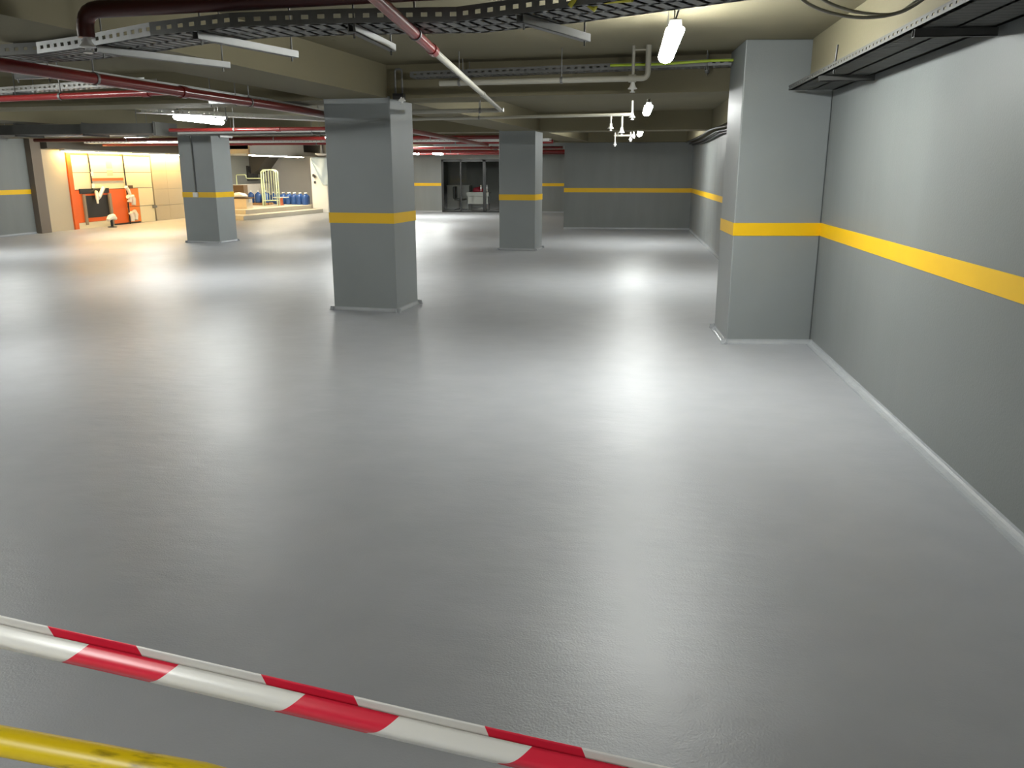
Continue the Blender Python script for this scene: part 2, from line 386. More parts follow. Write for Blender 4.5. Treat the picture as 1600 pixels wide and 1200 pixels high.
pipe('fire_pipe', [(-3.98, 4.6, 2.30), (-3.60, 8.9, 2.30), (-3.62, 22, 2.30)], .042, RED, 'dark red fire pipe running lengthwise past the nearest free column', hang=(.3, .8), bend=.3, joints=(.55,))
pipe('fire_pipe', [(-9.2, 8.25, 2.31), (-3.80, 7.0, 2.31)], .028, REDB, 'slim bright red pipe branching left off the dark red one', hang=(.4, .75), joints=(.93,))
pipe('fire_pipe', [(-2.97, 4.5, 2.36), (-2.97, 4.5, 2.50), (-.9, 4.25, 2.50), (1.4, 4.0, 2.50)], .045, MAROON, 'maroon elbow pipe at the top left, bending down', bend=.1, heads=((-2.97, 4.5, 2.31),))
t = pipe('fire_pipe', [(-.93, 2.1, 2.33), (-1.14, 5.0, 2.33)], .028, REDB, 'red and grey pipe slanting down from the top edge', hang=(.8,))
MB().tube([(-1.14, 5.0, 2.33), (-1.46, 9.80, 2.33)], .022, 12).build('grey_run', PALE, t)
MB().tube([(-1.135, 4.94, 2.33), (-1.145, 5.06, 2.33)], .033, 12).build('coupling', REDB, t)
MB().tube([(-1.327, 7.8, 2.33), (-1.332, 7.87, 2.33)], .028, 12).build('coupling', PALE, t)
t = pipe('sprinkler_pipe', [(-2.55, 10.05, 2.33), (-1.43, 9.86, 2.33)], .024, PALE, 'dull pipe behind the first cross beam ending at the slanting pipe', hang=(.75,))
t = pipe('sprinkler_pipe', [(-3.6, 12.85, 2.41), (.06, 12.45, 2.43)], .022, PALE, 'pale sprinkler pipe by the second tube lamp of the right aisle', hang=(.38,))
for x, z0, z1 in ((-.25, 2.425, 2.28), (-.09, 2.428, 2.22), (.05, 2.62, 2.43)):
    MB().tube([(x, 12.48, z0), (x, 12.48, z1)], .014, 8).build('drop_pipe', PALE, t); sprinkler((x, 12.48, z1 - .04), t)
t = pipe('sprinkler_pipe', [(-1.9, 8.62, 2.505), (.17, 8.40, 2.505), (.17, 8.40, ZC)], .027, PALE, 'pale bent sprinkler pipe beside the nearest tube lamp', hang=(.1, .6), joints=(.93,), bend=.06)
MB().tube([(.03, 8.42, 2.45), (.03, 8.42, ZC)], .016, 8).build('drop_pipe', PALE, t); sprinkler((.03, 8.42, 2.41), t)
MB().tube([(.03, 8.41, 2.76), (.17, 8.40, 2.76)], .008, 6).build('tie', PALE, t)
t = pipe('sprinkler_pipe', [(-.32, 20.0, 2.44), (.16, 19.95, 2.44)], .02, PALE, 'short pale sprinkler pipe before the wall closing the right aisle', hang=(.2, .8))
for x, z0, z1 in ((-.29, 2.5, 2.27), (.06, 2.56, 2.38), (.13, 2.56, 2.45)):
    MB().tube([(x, 19.98, z0), (x, 19.98, z1)], .014, 8).build('drop_pipe', PALE, t); sprinkler((x, 19.98, z1 - .04), t)

def tray(label, path, w, h, m=GALVD, brackets=(), slot=True, name='cable_tray', pitch=.075, rods=True, cables=0, base_gap=.35):
    """perforated cable tray along a plan polyline; z is the tray's floor"""
    P = [Vector(p) for p in path]
    t = thing(name, label, 'cable tray', tuple(P[0]))
    N = []
    for i in range(len(P)):
        a = P[max(0, i - 1)]; b = P[min(len(P) - 1, i + 1)]; d = (b - a); d.z = 0; d.normalize(); N.append(Vector((-d.y, d.x, 0)))
    th = .004
    def at(i, s, off): return P[i].lerp(P[i + 1], s) + N[i].lerp(N[i + 1], s) * off
    def slab(mb, i, s0, s1, o0, o1, z0, z1):
        a, b, c, d = at(i, s0, o0), at(i, s1, o0), at(i, s1, o1), at(i, s0, o1)
        vs = [p + Vector((0, 0, z)) for z in (z0, z1) for p in (a, b, c, d)]
        mb.add(vs, [(0, 3, 2, 1), (4, 5, 6, 7), (0, 1, 5, 4), (1, 2, 6, 5), (2, 3, 7, 6), (3, 0, 4, 7)])
    base = MB(); rails = [MB(), MB()]
    for i in range(len(P) - 1):
        L = (P[i + 1] - P[i]).length; k = max(1, int(L / pitch))
        for o0, o1 in ((-w / 2, -w / 2 + .03), (w / 2 - .03, w / 2), (-.012, .012)): slab(base, i, 0, 1, o0, o1, 0, th)
        for j in range(k): slab(base, i, j / k, (j + 1 - base_gap) / k, -w / 2, w / 2, 0, th)
        for q, sg in enumerate((-1, 1)):
            o0, o1 = sorted((sg * w / 2, sg * (w / 2 + th)))
            if not slot: slab(rails[q], i, 0, 1, o0, o1, 0, h); continue
            slab(rails[q], i, 0, 1, o0, o1, 0, h * .36); slab(rails[q], i, 0, 1, o0, o1, h * .66, h)
            for j in range(k): slab(rails[q], i, j / k, (j + .55) / k, o0, o1, h * .36, h * .66)
    base.build('tray_floor', m, t); rails[0].build('side_rail', m, t); rails[1].build('side_rail', m, t)
    for (i, s, ext0, ext1) in brackets:
        a, b = at(i, s, -w / 2 - ext0), at(i, s, w / 2 + ext1)
        d = (b - a).normalized(); M = Matrix.Translation((a.x, a.y, a.z - .045)) @ Matrix.Rotation(math.atan2(d.y, d.x), 4, 'Z'); l = (b - a).length
        br = MB().box((0, -.02, 0), (l, .02, .004), M).box((0, -.02, 0), (l, -.016, .04), M).box((0, .016, 0), (l, .02, .04), M).build('strut', m if m != WHITEM else GALVD, t)
        if rods:
            for f in (.05, .95):
                c = a.lerp(b, f); MB().tube([(c.x, c.y, c.z - .07), (c.x, c.y, ZC)], .005, 6).build('threaded_rod', GALVD, br)
    for c in range(cables):
        off = (c - (cables - 1) / 2) * w / (cables + 1)
        pts = [at(i, s / 6, off + .012 * math.sin(3 * i + s + c)) + Vector((0, 0, .017 + .004 * math.sin(s * 2.1 + c))) for i in range(len(P) - 1) for s in range(6)]
        MB().tube(pts, .011, 6).build('cable', BLACK, t)
    return t
tray('perforated cable tray crossing the ceiling at the top left', [(-5.75, 5.6, 2.37), (-4.45, 5.44, 2.37), (-3.68, 5.3, 2.37), (-3.16, 5.06, 2.37), (-2.54, 4.71, 2.37), (-2.02, 4.52, 2.37), (-1.45, 4.49, 2.37), (-0.83, 4.52, 2.37), (-0.31, 4.27, 2.37), (0.41, 3.83, 2.37)],
     .36, .068, GALVD, [(0, .7, .05, .1), (3, .2, .02, .55), (4, .6, .02, .45), (6, .1, .02, .33), (7, .75, .02, .32)], cables=4)
tray('cable tray running lengthwise beside the dark red fire pipe', [(-4.35, 5.5, 2.345), (-3.95, 8.9, 2.345), (-4.05, 16.0, 2.345)], .2, .06, GALV, [(0, .1, .05, .05), (0, .8, .05, .05)], cables=2)
tray('dark cable tray in front of the cross beam behind the nearest lamp', [(-2.35, 9.33, 2.63), (1.0, 8.93, 2.66)], .2, .06, GALVD, [(0, .18, .03, .03), (0, .93, .03, .03)], cables=2)
tray('narrow cable tray fixed along the right wall under the edge beam', [(1.63, 2.0, 2.355), (1.63, 8.12, 2.355)], .40, .04, DARKSTEEL, [(0, .45, .0, .0), (0, .80, .0, .0)], base_gap=.06, rods=False)
# white trays and pipes farther left
tray('white cable tray at the left edge of the frame', [(-8.2, 9.1, 2.46), (-4.6, 7.9, 2.46)], .14, .06, WHITEM, [(0, .5, .05, .05)])
tray('white cable tray beside the lamp of the far left column', [(-6.75, 11.2, 2.43), (-4.2, 14.3, 2.43)], .2, .06, WHITEM, [(0, .3, .05, .05)])
tray('white cable tray crossing high before the far left column', [(-10.6, 15.8, 2.33), (-4.35, 14.7, 2.33)], .2, .06, WHITEM, [(0, .2, .05, .05), (0, .8, .05, .05)], pitch=.1)
tray('grey cable tray crossing before the orange panelled wall', [(-15.8, 17.2, 2.36), (-5, 16.6, 2.36)], .4, .08, GALVD, [(0, .2, .05, .05), (0, .7, .05, .05)], pitch=.12, cables=3)
tray('white cable tray crossing behind the slim far column', [(-15.0, 22.2, 2.39), (-1.9, 21.2, 2.36)], .3, .07, WHITEM, [(0, .3, .05, .05), (0, .7, .05, .05)], pitch=.12)
tray('white cable tray nearest the far wall', [(-10.0, 29.3, 2.30), (-1.9, 28.8, 2.30)], .3, .07, WHITEM, [(0, .3, .05, .05), (0, .7, .05, .05)], pitch=.15)
tray('galvanised cable tray second before the far wall', [(-9.3, 26.7, 2.33), (-1.9, 26.5, 2.33)], .3, .07, GALV, [(0, .3, .05, .05), (0, .7, .05, .05)], pitch=.15)
for (y0, y1, z, r, x0, m, lab) in ((19.9, 19.4, 2.40, .045, -14.9, RED, 'red fire pipe crossing level with the far left column'), (23.2, 22.6, 2.40, .05, -15.2, REDB, 'bright red fire pipe crossing behind the slim far column'),
                                (26.1, 26.0, 2.34, .04, -9.3, RED, 'red fire pipe crossing third before the far wall'), (27.8, 27.5, 2.27, .05, -9.6, REDB, 'thick bright red fire pipe crossing second before the far wall'),
                                (31.6, 31.2, 2.27, .04, -10.6, RED, 'red fire pipe crossing nearest the far wall')):
    pipe('fire_pipe', [(x0, y0, z), (-1.95, y1, z)], r, m, lab, hang=(.2, .5, .8), joints=(.35, .7))
pipe('fire_pipe', [(-7.5, 13.3, 2.30), (-3.65, 13.1, 2.30)], .03, RED, 'slim red pipe crossing behind the lamp of the far left column', hang=(.3, .8), joints=(.5,))
# flat air duct at the left
t = thing('air_duct', 'flat grey air duct crossing high at the left edge', 'duct', (-13, 14.2, 2.23))
for k in range(6):
    x0 = -15.8 + k * 1.35
    MB().box((x0, 13.9 - .13 * k, 2.25), (x0 + 1.33, 14.5 - .13 * k, 2.41)).build('duct_section', DARKSTEEL, t)
    MB().box((x0 + 1.31, 13.86 - .13 * k, 2.22), (x0 + 1.36, 14.54 - .13 * k, 2.43)).tube([(x0 + 1.33, 13.85 - .13 * k, 2.3), (x0 + 1.33, 13.85 - .13 * k, 2.44)], .006, 6).build('flange', DARKSTEEL, t)
# cables
def cable(name, pts, r, m, label, cat='cable'):
    P = [Vector(p) for p in pts]; out = []
    for i in range(len(P) - 1):                           # Catmull-Rom
        p0, p1, p2, p3 = P[max(0, i - 1)], P[i], P[i + 1], P[min(len(P) - 1, i + 2)]
        for s in range(8):
            u = s / 8; out.append(.5 * ((2 * p1) + (p2 - p0) * u + (2 * p0 - 5 * p1 + 4 * p2 - p3) * u * u + (3 * p1 - p0 - 3 * p2 + p3) * u ** 3))
    out.append(P[-1])
    return tag(MB().tube(out, r, 7).build(name, m), label, cat)
cable('cable_loop', [(.62, 4.6, 2.80), (.78, 4.75, 2.60), (.88, 4.8, 2.51), (1.0, 4.8, 2.452), (1.16, 4.8, 2.42), (1.32, 4.8, 2.428), (1.43, 4.78, 2.47), (1.52, 4.7, 2.56), (1.58, 4.6, 2.72), (1.59, 4.55, 2.80)], .009, PALE, 'lower pale cable loop hanging before the right edge beam')
cable('cable_loop', [(.76, 4.65, 2.80), (.9, 4.78, 2.58), (1.0, 4.84, 2.51), (1.125, 4.84, 2.462), (1.25, 4.84, 2.44), (1.35, 4.84, 2.44), (1.42, 4.8, 2.475), (1.55, 4.7, 2.6), (1.6, 4.65, 2.8)], .009, PALE, 'upper pale cable loop hanging before the right edge beam')
for k, (z, x, lab) in enumerate(((2.415, 1.60, 'top black cable strung along the right wall beyond the column'), (2.37, 1.70, 'middle black cable strung along the right wall beyond the column'), (2.34, 1.78, 'lowest black cable strung along the right wall beyond the column'))):
    cable('black_cable', [(x, 9.05, z - .02), (x, 11, z), (x + .02, 14, z - .05), (x, 17, z + .01), (x, 20, z - .03), (x, 24.0, z)], .022, BLACK, lab)
tag(MB().tube([(-.28, 4.02, 2.37), (-.22, 4.0, 2.44), (-.14, 4.02, 2.40), (-.17, 4.06, 2.36), (-.24, 4.05, 2.41), (-.12, 3.98, 2.38), (.0, 3.9, 2.37)], .012, 7).build('yellow_cable', mat('yellow_cable', (.65, .6, .05), .5)), 'tangled yellow cable on the tray at the top edge', 'cable')
tag(MB().tube([(-.2, 8.96, 2.69), (.3, 8.88, 2.685), (.8, 8.80, 2.70), (1.0, 8.79, 2.70)], .014, 7).build('green_cable', mat('lime_cable', (.45, .6, .05), .5)), 'lime cable lying in the tray behind the nearest lamp', 'cable')
t = thing('wall_bracket', 'thin black bracket rod on the right wall tray', 'bracket', (1.45, 6.6, 2.36))
MB().tube([(1.455, 6.55, 2.33), (1.46, 6.52, 2.52)], .007, 6).build('rod', BLACK, t); MB().tube([(1.457, 6.54, 2.42), (1.46, 6.75, 2.385)], .006, 6).build('stay', BLACK, t)
# small dark junction block with pipe stub at the near column's head
t = thing('pipe_stub', 'short grey pipe loop at the head of the nearest free column', 'pipe', (-2.55, 9.4, 2.45))
MB().tube(rounded([(-2.58, 9.42, 2.48), (-2.58, 9.42, 2.74), (-2.50, 9.41, 2.74), (-2.50, 9.41, 2.48)], .03), .012, 8).build('pipe_run', GALVD, t)
MB().box((-2.60, 9.36, 2.42), (-2.48, 9.46, 2.48)).build('clamp_block', BLACK, t); sprinkler((-2.5, 9.38, 2.40), t)

# ------------------------------------------------------------------ left wall: warm lit panelled front
struct('ceiling_bulkhead', MB().box((XL, 21.16, 2.24), (XL + .35, 28.8, ZC)), DARK, 'dark bulkhead above the orange panelled wall', 'bulkhead')  # brown-grey bulkhead, its lack of light put into the dark colour
t = thing('linear_lamp', 'warm linear lamp glowing under the dark bulkhead', 'lamp', (XL + .2, 25, 2.2))
MB().box((XL + .16, 21.9, 2.19), (XL + .32, 28.6, 2.239)).build('housing', FASC, t)
MB().box((XL + .19, 21.95, 2.165), (XL + .29, 28.55, 2.189)).build('diffuser', WARM, t)
u = thing('panelled_front', 'orange and cream panelled front glowing in warm light', 'panelled wall', (XL, 24.4, 0))
def panel(y0, y1, z0, z1, m, name='panel', d0=0.0, d=.03, g=.008, parent=None):
    return MB().box((XL + .001 + d0, y0 + g, z0 + g), (XL + d0 + d, y1 - g, z1 - g)).build(name, m, parent or u)
panel(22.3, 26.6, 0, 2.15, BLACK, 'backing', 0, .012, 0)
panel(22.30, 22.48, 0, 2.15, ORANGE, 'frame_post', .012, .06, 0)
panel(22.48, 25.2, 2.10, 2.15, ORANGE, 'frame_rail', .012, .05, 0)
for y0, y1 in ((22.48, 23.28), (23.28, 25.0), (25.0, 26.58)):
    for z0, z1 in ((1.60, 2.10), (1.11, 1.60)): panel(y0, y1, z0, z1, CREAMP, 'panel', .012)
panel(25.72, 26.58, .53, 1.11, CREAMP, 'panel', .012); panel(25.72, 26.58, 0, .53, CREAMP, 'panel', .012)
panel(25.0, 25.72, .53, 1.11, ORANGE2, 'panel', .012); panel(25.0, 25.72, .04, .53, ORANGE2, 'panel', .012)
panel(24.10, 25.0, .04, 1.11, ORANGE, 'panel', .012); panel(22.48, 22.82, .17, 1.11, ORANGE, 'panel', .012)
panel(22.82, 24.10, .17, .30, ORANGE, 'panel', .012); panel(22.82, 24.10, .93, 1.0, ORANGE, 'panel', .012)
panel(22.48, 24.10, 0, .17, CREAMP, 'plinth', .012, .05, 0)
panel(22.70, 24.12, 1.0, 1.14, BLACK, 'dark_band', .045, .02, 0)
wn = panel(22.90, 24.04, .30, .93, BLACK, 'dark_window', .03, .015, 0)
for y0, y1, z0, z1 in ((22.80, 22.90, .10, .98), (24.04, 24.16, .02, .98)): panel(y0, y1, z0, z1, TAUPE, 'window_jamb', .045, .05, 0, wn)
panel(23.33, 24.95, 1.36, 1.44, ORANGE, 'orange_bar', .042, .02, 0)
panel(25.15, 25.42, 1.10, 1.20, BROWN, 'small_sign', .042, .02, 0)
for z0, z1 in ((1.72, 1.94), (1.50, 1.67)): panel(24.15, 24.45, z0, z1, mat('grey_print', (.45, .41, .30), .7), 'notice', .042, .004, 0)
panel(26.45, 26.65, .44, .52, GALVD, 'handle', .042, .06, 0)
def vpipe(y, z0, z1, label, wraps):
    t = thing('vertical_cable', label, 'cable', (XL + .1, y, z0))
    MB().tube([(XL + .09, y, z0), (XL + .09, y + .01, (z0 + z1) / 2), (XL + .09, y - .01, z1)], .022, 8).build('cable_run', BLACK, t)
    for pts, r in wraps: MB().tube([(XL + .14, a, b) for a, b in pts], r, 8).build('wrapping', CLOTH, t)
vpipe(23.27, 1.10, 2.15, 'black cable on the cream panels, left of two', [(((23.25, 1.15), (23.27, 1.28)), .04), (((23.28, 1.5), (23.27, 1.62)), .035)])
vpipe(25.0, .0, 2.15, 'black cable with pale wrappings, right of two', [(((24.90, 1.16), (25.02, 1.05), (25.08, .92)), .05), (((24.95, .86), (25.05, .80), (25.0, .68)), .07), (((25.18, .88), (25.25, .76), (25.22, .58)), .07), (((25.0, .36), (25.08, .25), (25.06, .08)), .07), (((25.2, .40), (25.3, .28), (25.24, .12)), .07)])
tag(MB().tube([(XL + .13, 23.75, 1.16), (XL + .14, 23.5, .90), (XL + .14, 23.4, .86), (XL + .14, 23.36, 1.02), (XL + .14, 23.37, .70)], [.06, .05, .08, .07, .03], 8).build('hanging_wrap', CLOTH), 'pale twisted wrap hanging before the dark window', 'cloth')
t = thing('floor_stand', 'small floor stand with a pale bundle before the orange panels', 'stand', (XL + .5, 23.4, 0))
MB().tube([(XL + .5, 23.4, .0), (XL + .5, 23.4, .22)], .04, 8).lathe([(.13, 0), (.13, .02), (.05, .03)], (XL + .5, 23.4, 0), 12).build('post', BLACK, t)
MB().tube([(XL + .5, 23.22, .22), (XL + .5, 23.35, .30), (XL + .5, 23.5, .31), (XL + .5, 23.62, .24)], [.05, .08, .09, .05], 8).build('bundle', CLOTH, t)
# left: wall sheet with warm light painted in beige; right: beige cupboard doors
u2 = thing('warm_lit_wall_sheet', 'wall sheet tinted beige for warm light, left of the orange panels', 'warm_lit_wall_sheet', (XL, 21.7, 0))
panel(21.16, 22.29, 0, 2.22, BEIGE, 'panel', 0, .03, 0, u2)
u3 = thing('tall_cupboard', 'beige tall cupboard doors right of the orange panels', 'cupboard', (XL, 27.7, 0))
for y0, y1 in ((26.66, 27.55), (27.55, 28.75)):
    for z0, z1 in ((0, .5), (.5, 1.05), (1.05, 1.65), (1.65, 2.2)): panel(y0, y1, z0, z1, BEIGE, 'door_panel', 0, .04, .004, u3)

# ------------------------------------------------------------------ platform corner
struct('ceiling_platform', MB().box((XL, 28.82, 2.24), (-13.3, 35.5, 2.40)).box((-13.34, 28.82, 2.24), (-13.28, 33.9, ZC)), FASC, 'white fascia and low ceiling over the platform', 'ceiling')
t = thing('linear_lamp', 'long linear lamp glowing above the platform edge', 'lamp', (-13.2, 31, 2.2))
MB().box((-13.42, 28.85, 2.20), (-13.24, 33.88, 2.239)).build('housing', FASC, t)
MB().box((-13.37, 28.9, 2.175), (-13.29, 33.85, 2.199)).build('diffuser', NEUT, t)
struct('stair_soffit', MB().add([(-15.84, 34.2, 2.239), (-15.02, 34.2, 2.239), (-15.45, 34.2, 1.72), (-15.84, 34.2, 1.5), (-15.84, 35.49, 2.239), (-15.02, 35.49, 2.239), (-15.45, 35.49, 1.72), (-15.84, 35.49, 1.5)],
       [(0, 1, 2, 3), (7, 6, 5, 4), (0, 4, 5, 1), (1, 5, 6, 2), (2, 6, 7, 3), (3, 7, 4, 0)]), DARK, 'dark sloping soffit in the corner above the platform', 'soffit')
pf = thing('platform', 'two-step beige platform in the far left corner', 'platform', (-13.6, 31, 0))
MB().prism([(-14.75, 27.9), (-12.95, 27.2), (-12.22, 32.9), (-12.74, 32.95), (-12.74, 33.9), (XL + .05, 35.45), (XL + .05, 28.85), (-14.75, 28.85)], 0, .15).build('lower_step', STEP, pf)
MB().prism([(-14.6, 28.6), (-13.38, 28.3), (-12.76, 33.0), (-12.8, 33.9), (XL + .06, 35.4), (XL + .06, 28.95), (-14.6, 28.95)], .15, .30).build('upper_step', STEP, pf)

def make_bottle():
    t = thing('water_bottle', 'b', 'bottle')
    pr = [(.11, 0), (.132, .015), (.135, .06), (.128, .085), (.135, .11), (.135, .17), (.128, .195), (.135, .22), (.135, .30), (.12, .345), (.07, .39), (.032, .415), (.03, .45)]
    MB().lathe(pr, (0, 0, 0), 14).build('body', BLUE, t); MB().lathe([(.036, .44), (.036, .485), (.03, .49)], (0, 0, 0), 12).build('cap', WHITE, t)
    return t
bp = make_bottle()
k = 0
spots = [(-13.05 - .29 * i, 33.15 + .12 * i, 'front', i) for i in range(6)] + [(-13.15 - .29 * i, 33.55 + .12 * i, 'rear', i) for i in range(8)]
ORD = ['first', 'second', 'third', 'fourth', 'fifth', 'sixth', 'seventh', 'eighth']
for x, y, row, i in spots:
    o = bp if k == 0 else copy_tree(bp); k += 1
    o.location = (x, y, .30); o['label'] = f'blue water bottle, {ORD[i]} from the white panel in the {row} row'; o['group'] = 'blue water bottles on the platform'
# pale green tube trolley
t = thing('tube_trolley', 'tall pale green tube trolley standing on the platform', 'trolley', (-14.0, 31.6, .30))
M = Matrix.Translation((-13.93, 31.8, .30)) @ Matrix.Rotation(R(12), 4, 'Z')
def mp(*p): return M @ Vector(p)
for x in (-.28, .28):
    for y in (-.2, .2): MB().tube([mp(x, y, 0), mp(x, y, 1.32)], .026, 8).build('post', GREENP, t)
for y in (-.2, .2): MB().tube(rounded([mp(-.28, y, 1.30), mp(-.20, y, 1.38), mp(.2, y, 1.38), mp(.28, y, 1.30)], .05), .024, 8).build('top_rail', GREENP, t)
for k in range(5): MB().tube([mp(-.2 + .1 * k, -.2, .25), mp(-.2 + .1 * k, -.2, 1.37)], .009, 6).build('bar', GREENP, t)
MB().box((-.28, -.2, .20), (.28, .2, .23), M).build('deck', GREENP, t)
t = thing('tube_rail', 'low pale green rail behind the cream box', 'rail', (-15.1, 31.5, .30))
MB().tube(rounded([(-15.36, 31.9, .30), (-15.36, 31.9, 1.50), (-14.95, 31.9, 1.50), (-14.95, 31.9, 1.36), (-14.3, 31.9, 1.36), (-14.3, 31.9, .30)], .06), .022, 8).build('rail_tube', GREENP, t)
t = thing('wall_screen', 'dark screen on the wall behind the pale green rail', 'screen', (XL, 34.5, 1.3))
MB().box((XL, 33.9, 1.25), (XL + .06, 34.9, 1.86)).build('casing', BLACK, t, .01); MB().box((XL + .06, 33.94, 1.29), (XL + .063, 34.86, 1.82)).build('panel', mat('screen_face', (.02, .02, .022), .1), t)
t = thing('low_cabinet', 'pale low cabinet along the wall under the dark screen', 'cabinet', (XL + .2, 32.5, .3))
MB().box((XL + .06, 30.6, .30), (XL + .40, 35.3, 1.12)).build('body', FASC, t, .006)
for k in range(4):
    for z0, z1 in ((.34, .72), (.74, 1.09)): MB().box((XL + .40, 30.63 + k * 1.165, z0), (XL + .42, 30.63 + k * 1.165 + 1.14, z1)).build('door', FASC, t)
t = thing('cream_box', 'cream box with dark rim at the platform edge', 'box', (-13.95, 29.4, .3))
MB().box((-14.35, 29.15, .30), (-13.72, 29.65, .66)).build('body', CARD, t, .01); MB().box((-14.37, 29.13, .66), (-13.66, 29.67, .71)).build('rim', BROWN, t); MB().box((-13.72, 29.3, .52), (-13.69, 29.5, .66)).build('label_plate', WHITE, t)
tag(MB().box((-14.50, 29.70, .30), (-14.05, 30.05, 1.14)).build('tall_carton', BROWN, None, .01), 'dark brown tall carton behind the cream box', 'carton')
def heap(name, c, sx, sy, sz, m, label, cat, seed):
    bm = bmesh.new(); bmesh.ops.create_icosphere(bm, subdivisions=3, radius=1); rnd = random.Random(seed); ph = [rnd.uniform(0, 6) for _ in range(6)]
    for v in bm.verts:
        f = 1 + .16 * math.sin(4 * v.co.x + ph[0]) * math.sin(5 * v.co.y + ph[1]) + .1 * math.sin(9 * v.co.x + ph[2]) * math.cos(7 * v.co.z + ph[3])
        v.co = Vector((v.co.x * sx * f, v.co.y * sy * f, max(-.25, v.co.z) * sz * f)) 
    z0 = min(v.co.z for v in bm.verts)
    for v in bm.verts: v.co += Vector((c[0], c[1], c[2] - z0))
    me = bpy.data.meshes.new(name); bm.to_mesh(me); bm.free(); me.materials.append(m)
    for p in me.polygons: p.use_smooth = True
    o = bpy.data.objects.new(name, me); COL.objects.link(o); return tag(o, label, cat)
heap('cloth_heap', (-14.08, 29.35, .712), .27, .2, .13, CLOTH, 'white cloth heap lying on the cream box', 'cloth', 3)
t = thing('stool', 'small orange stool with pale top before the bottles', 'stool', (-13.95, 32.6, .3))
MB().lathe([(.13, 0), (.10, .05), (.085, .25), (.11, .30)], (-13.85, 32.55, .30), 12).build('base', mat('terracotta_plastic', (.55, .14, .06), .5), t)
MB().box((-14.1, 32.4, .60), (-13.55, 32.7, .625)).build('top', WHITE, t)
t = thing('pallet', 'wooden pallet beside the blue bottles on the platform', 'pallet', (-15.0, 32.8, .3))
for k in range(3): MB().box((-15.38, 32.5 + k * .3, .30), (-14.45, 32.6 + k * .3, .36)).build('bearer', WOOD, t)
for k in range(5): MB().box((-15.38 + k * .19, 32.48, .36), (-15.23 + k * .19, 33.2, .385)).build('board', WOOD, t)
# four crates' worth of blue jugs stand on the pallet
for i in range(3):
    o = copy_tree(bp); o.location = (-15.2 + .31 * i, 32.75, .385); o['label'] = f'blue water bottle on the wooden pallet, {ORD[i]} from the left'; o['group'] = 'blue water bottles on the pallet'
# white panel with tarpaulin
t = thing('white_panel', 'tall white door panel at the right end of the platform', 'panel', (-12.4, 33.3, 0))
MB().box((-12.68, 33.00, .16), (-12.02, 33.06, 2.16)).build('leaf', WHITE, t); MB().box((-12.55, 32.99, 0), (-12.02, 33.07, .16)).build('foot', WHITE, t)
for x, z in ((-12.60, 1.42), (-12.55, 1.38), (-12.55, 1.15)): MB().box((x, 32.93, z), (x + .05, 33.0, z + .10)).build('latch', BLACK, t)
bm = bmesh.new(); n = 14; g = [[None] * (n + 1) for _ in range(n + 1)]
for i in range(n + 1):
    for j in range(n + 1):
        s, v = i / n, j / n; x = -12.62 + s * .66
        zt = 2.18; zb = 2.02 - .95 * min(1, s * 1.5)
        g[i][j] = bm.verts.new((x, 32.94 - .03 * math.sin(9 * s + 4 * v) - .02 * math.sin(13 * v + 3 * s), zt + (zb - zt) * v))
for i in range(n):
    for j in range(n): bm.faces.new((g[i][j], g[i + 1][j], g[i + 1][j + 1], g[i][j + 1]))
me = bpy.data.meshes.new('tarpaulin'); bm.to_mesh(me); bm.free(); me.materials.append(TARP)
for p in me.polygons: p.use_smooth = True
o = bpy.data.objects.new('tarpaulin', me); COL.objects.link(o); md = o.modifiers.new('s', 'SOLIDIFY'); md.thickness = .008
tag(o, 'pale blue tarpaulin draped over the white door panel', 'tarpaulin')
t = thing('dome_lamp', 'white round dome lamp above the white door panel', 'lamp', (-11.9, 32.2, 2.3))
MB().lathe([(.22, -.01), (.24, .0), (.24, .04), (.05, .05), (.02, .5)], (-11.9, 32.2, 2.28), 20).build('housing', WHITE, t); MB().lathe([(.1, -.05), (.18, -.03), (.215, -.008)], (-11.9, 32.2, 2.28), 20).build('diffuser', WHITE, t)

# ------------------------------------------------------------------ dark glass office front
g_ = thing('glass_front', 'black framed glass front of the dark office', 'glass partition', (-6.1, 34, 0))
for x0, x1, z0, z1 in ((GX0, GX0 + .09, 0, GZ), (GX1 - .09, GX1, 0, GZ), (-5.78, -5.66, 0, GZ), (GX0, GX1, GZ - .09, GZ), (GX0, GX1, 0, .05), (-6.72, -6.67, 0, GZ)):
    MB().box((x0, 33.97, z0), (x1, 34.06, z1)).build('frame_bar', BLACKM, g_)
for x0, x1 in ((GX0 + .09, -6.72), (-6.67, -5.78), (-5.66, GX1 - .09)): MB().box((x0, 34.0, .05), (x1, 34.012, GZ - .09)).build('pane', GLASS, g_)
for x in (-5.85, -5.60): MB().tube([(x, 33.93, .85), (x, 33.93, 1.10)], .018, 8).box((x - .03, 33.93, .95), (x + .03, 33.98, 1.0)).build('handle', GALV, g_)
struct('floor_office', MB().box((GX0 - .5, 34.02, 0), (GX1 + .5, 37.6, .012)), mat('office_floor', (.28, .27, .25), .35, var=.1), 'office floor behind the dark glass', 'floor')
t = thing('desk', 'white office desk with drawers behind the dark glass', 'desk', (-6.1, 35.2, 0))
MB().box((-6.65, 34.95, .62), (-5.7, 35.6, .78)).build('top', WHITE, t); MB().box((-6.6, 34.97, .30), (-5.75, 35.5, .60)).build('drawer_unit', WHITE, t)
for x in (-6.6, -5.8): MB().box((x, 34.98, 0.012), (x + .05, 35.5, .30)).build('leg', BLACKM, t)
heap('red_bag', (-6.2, 35.3, .78), .24, .16, .16, mat('red_fabric', (.45, .03, .06), .6), 'red bag lying on the white office desk', 'bag', 5)
t = thing('office_chair', 'black office chair beside the white desk behind glass', 'chair', (-7.05, 35.2, 0))
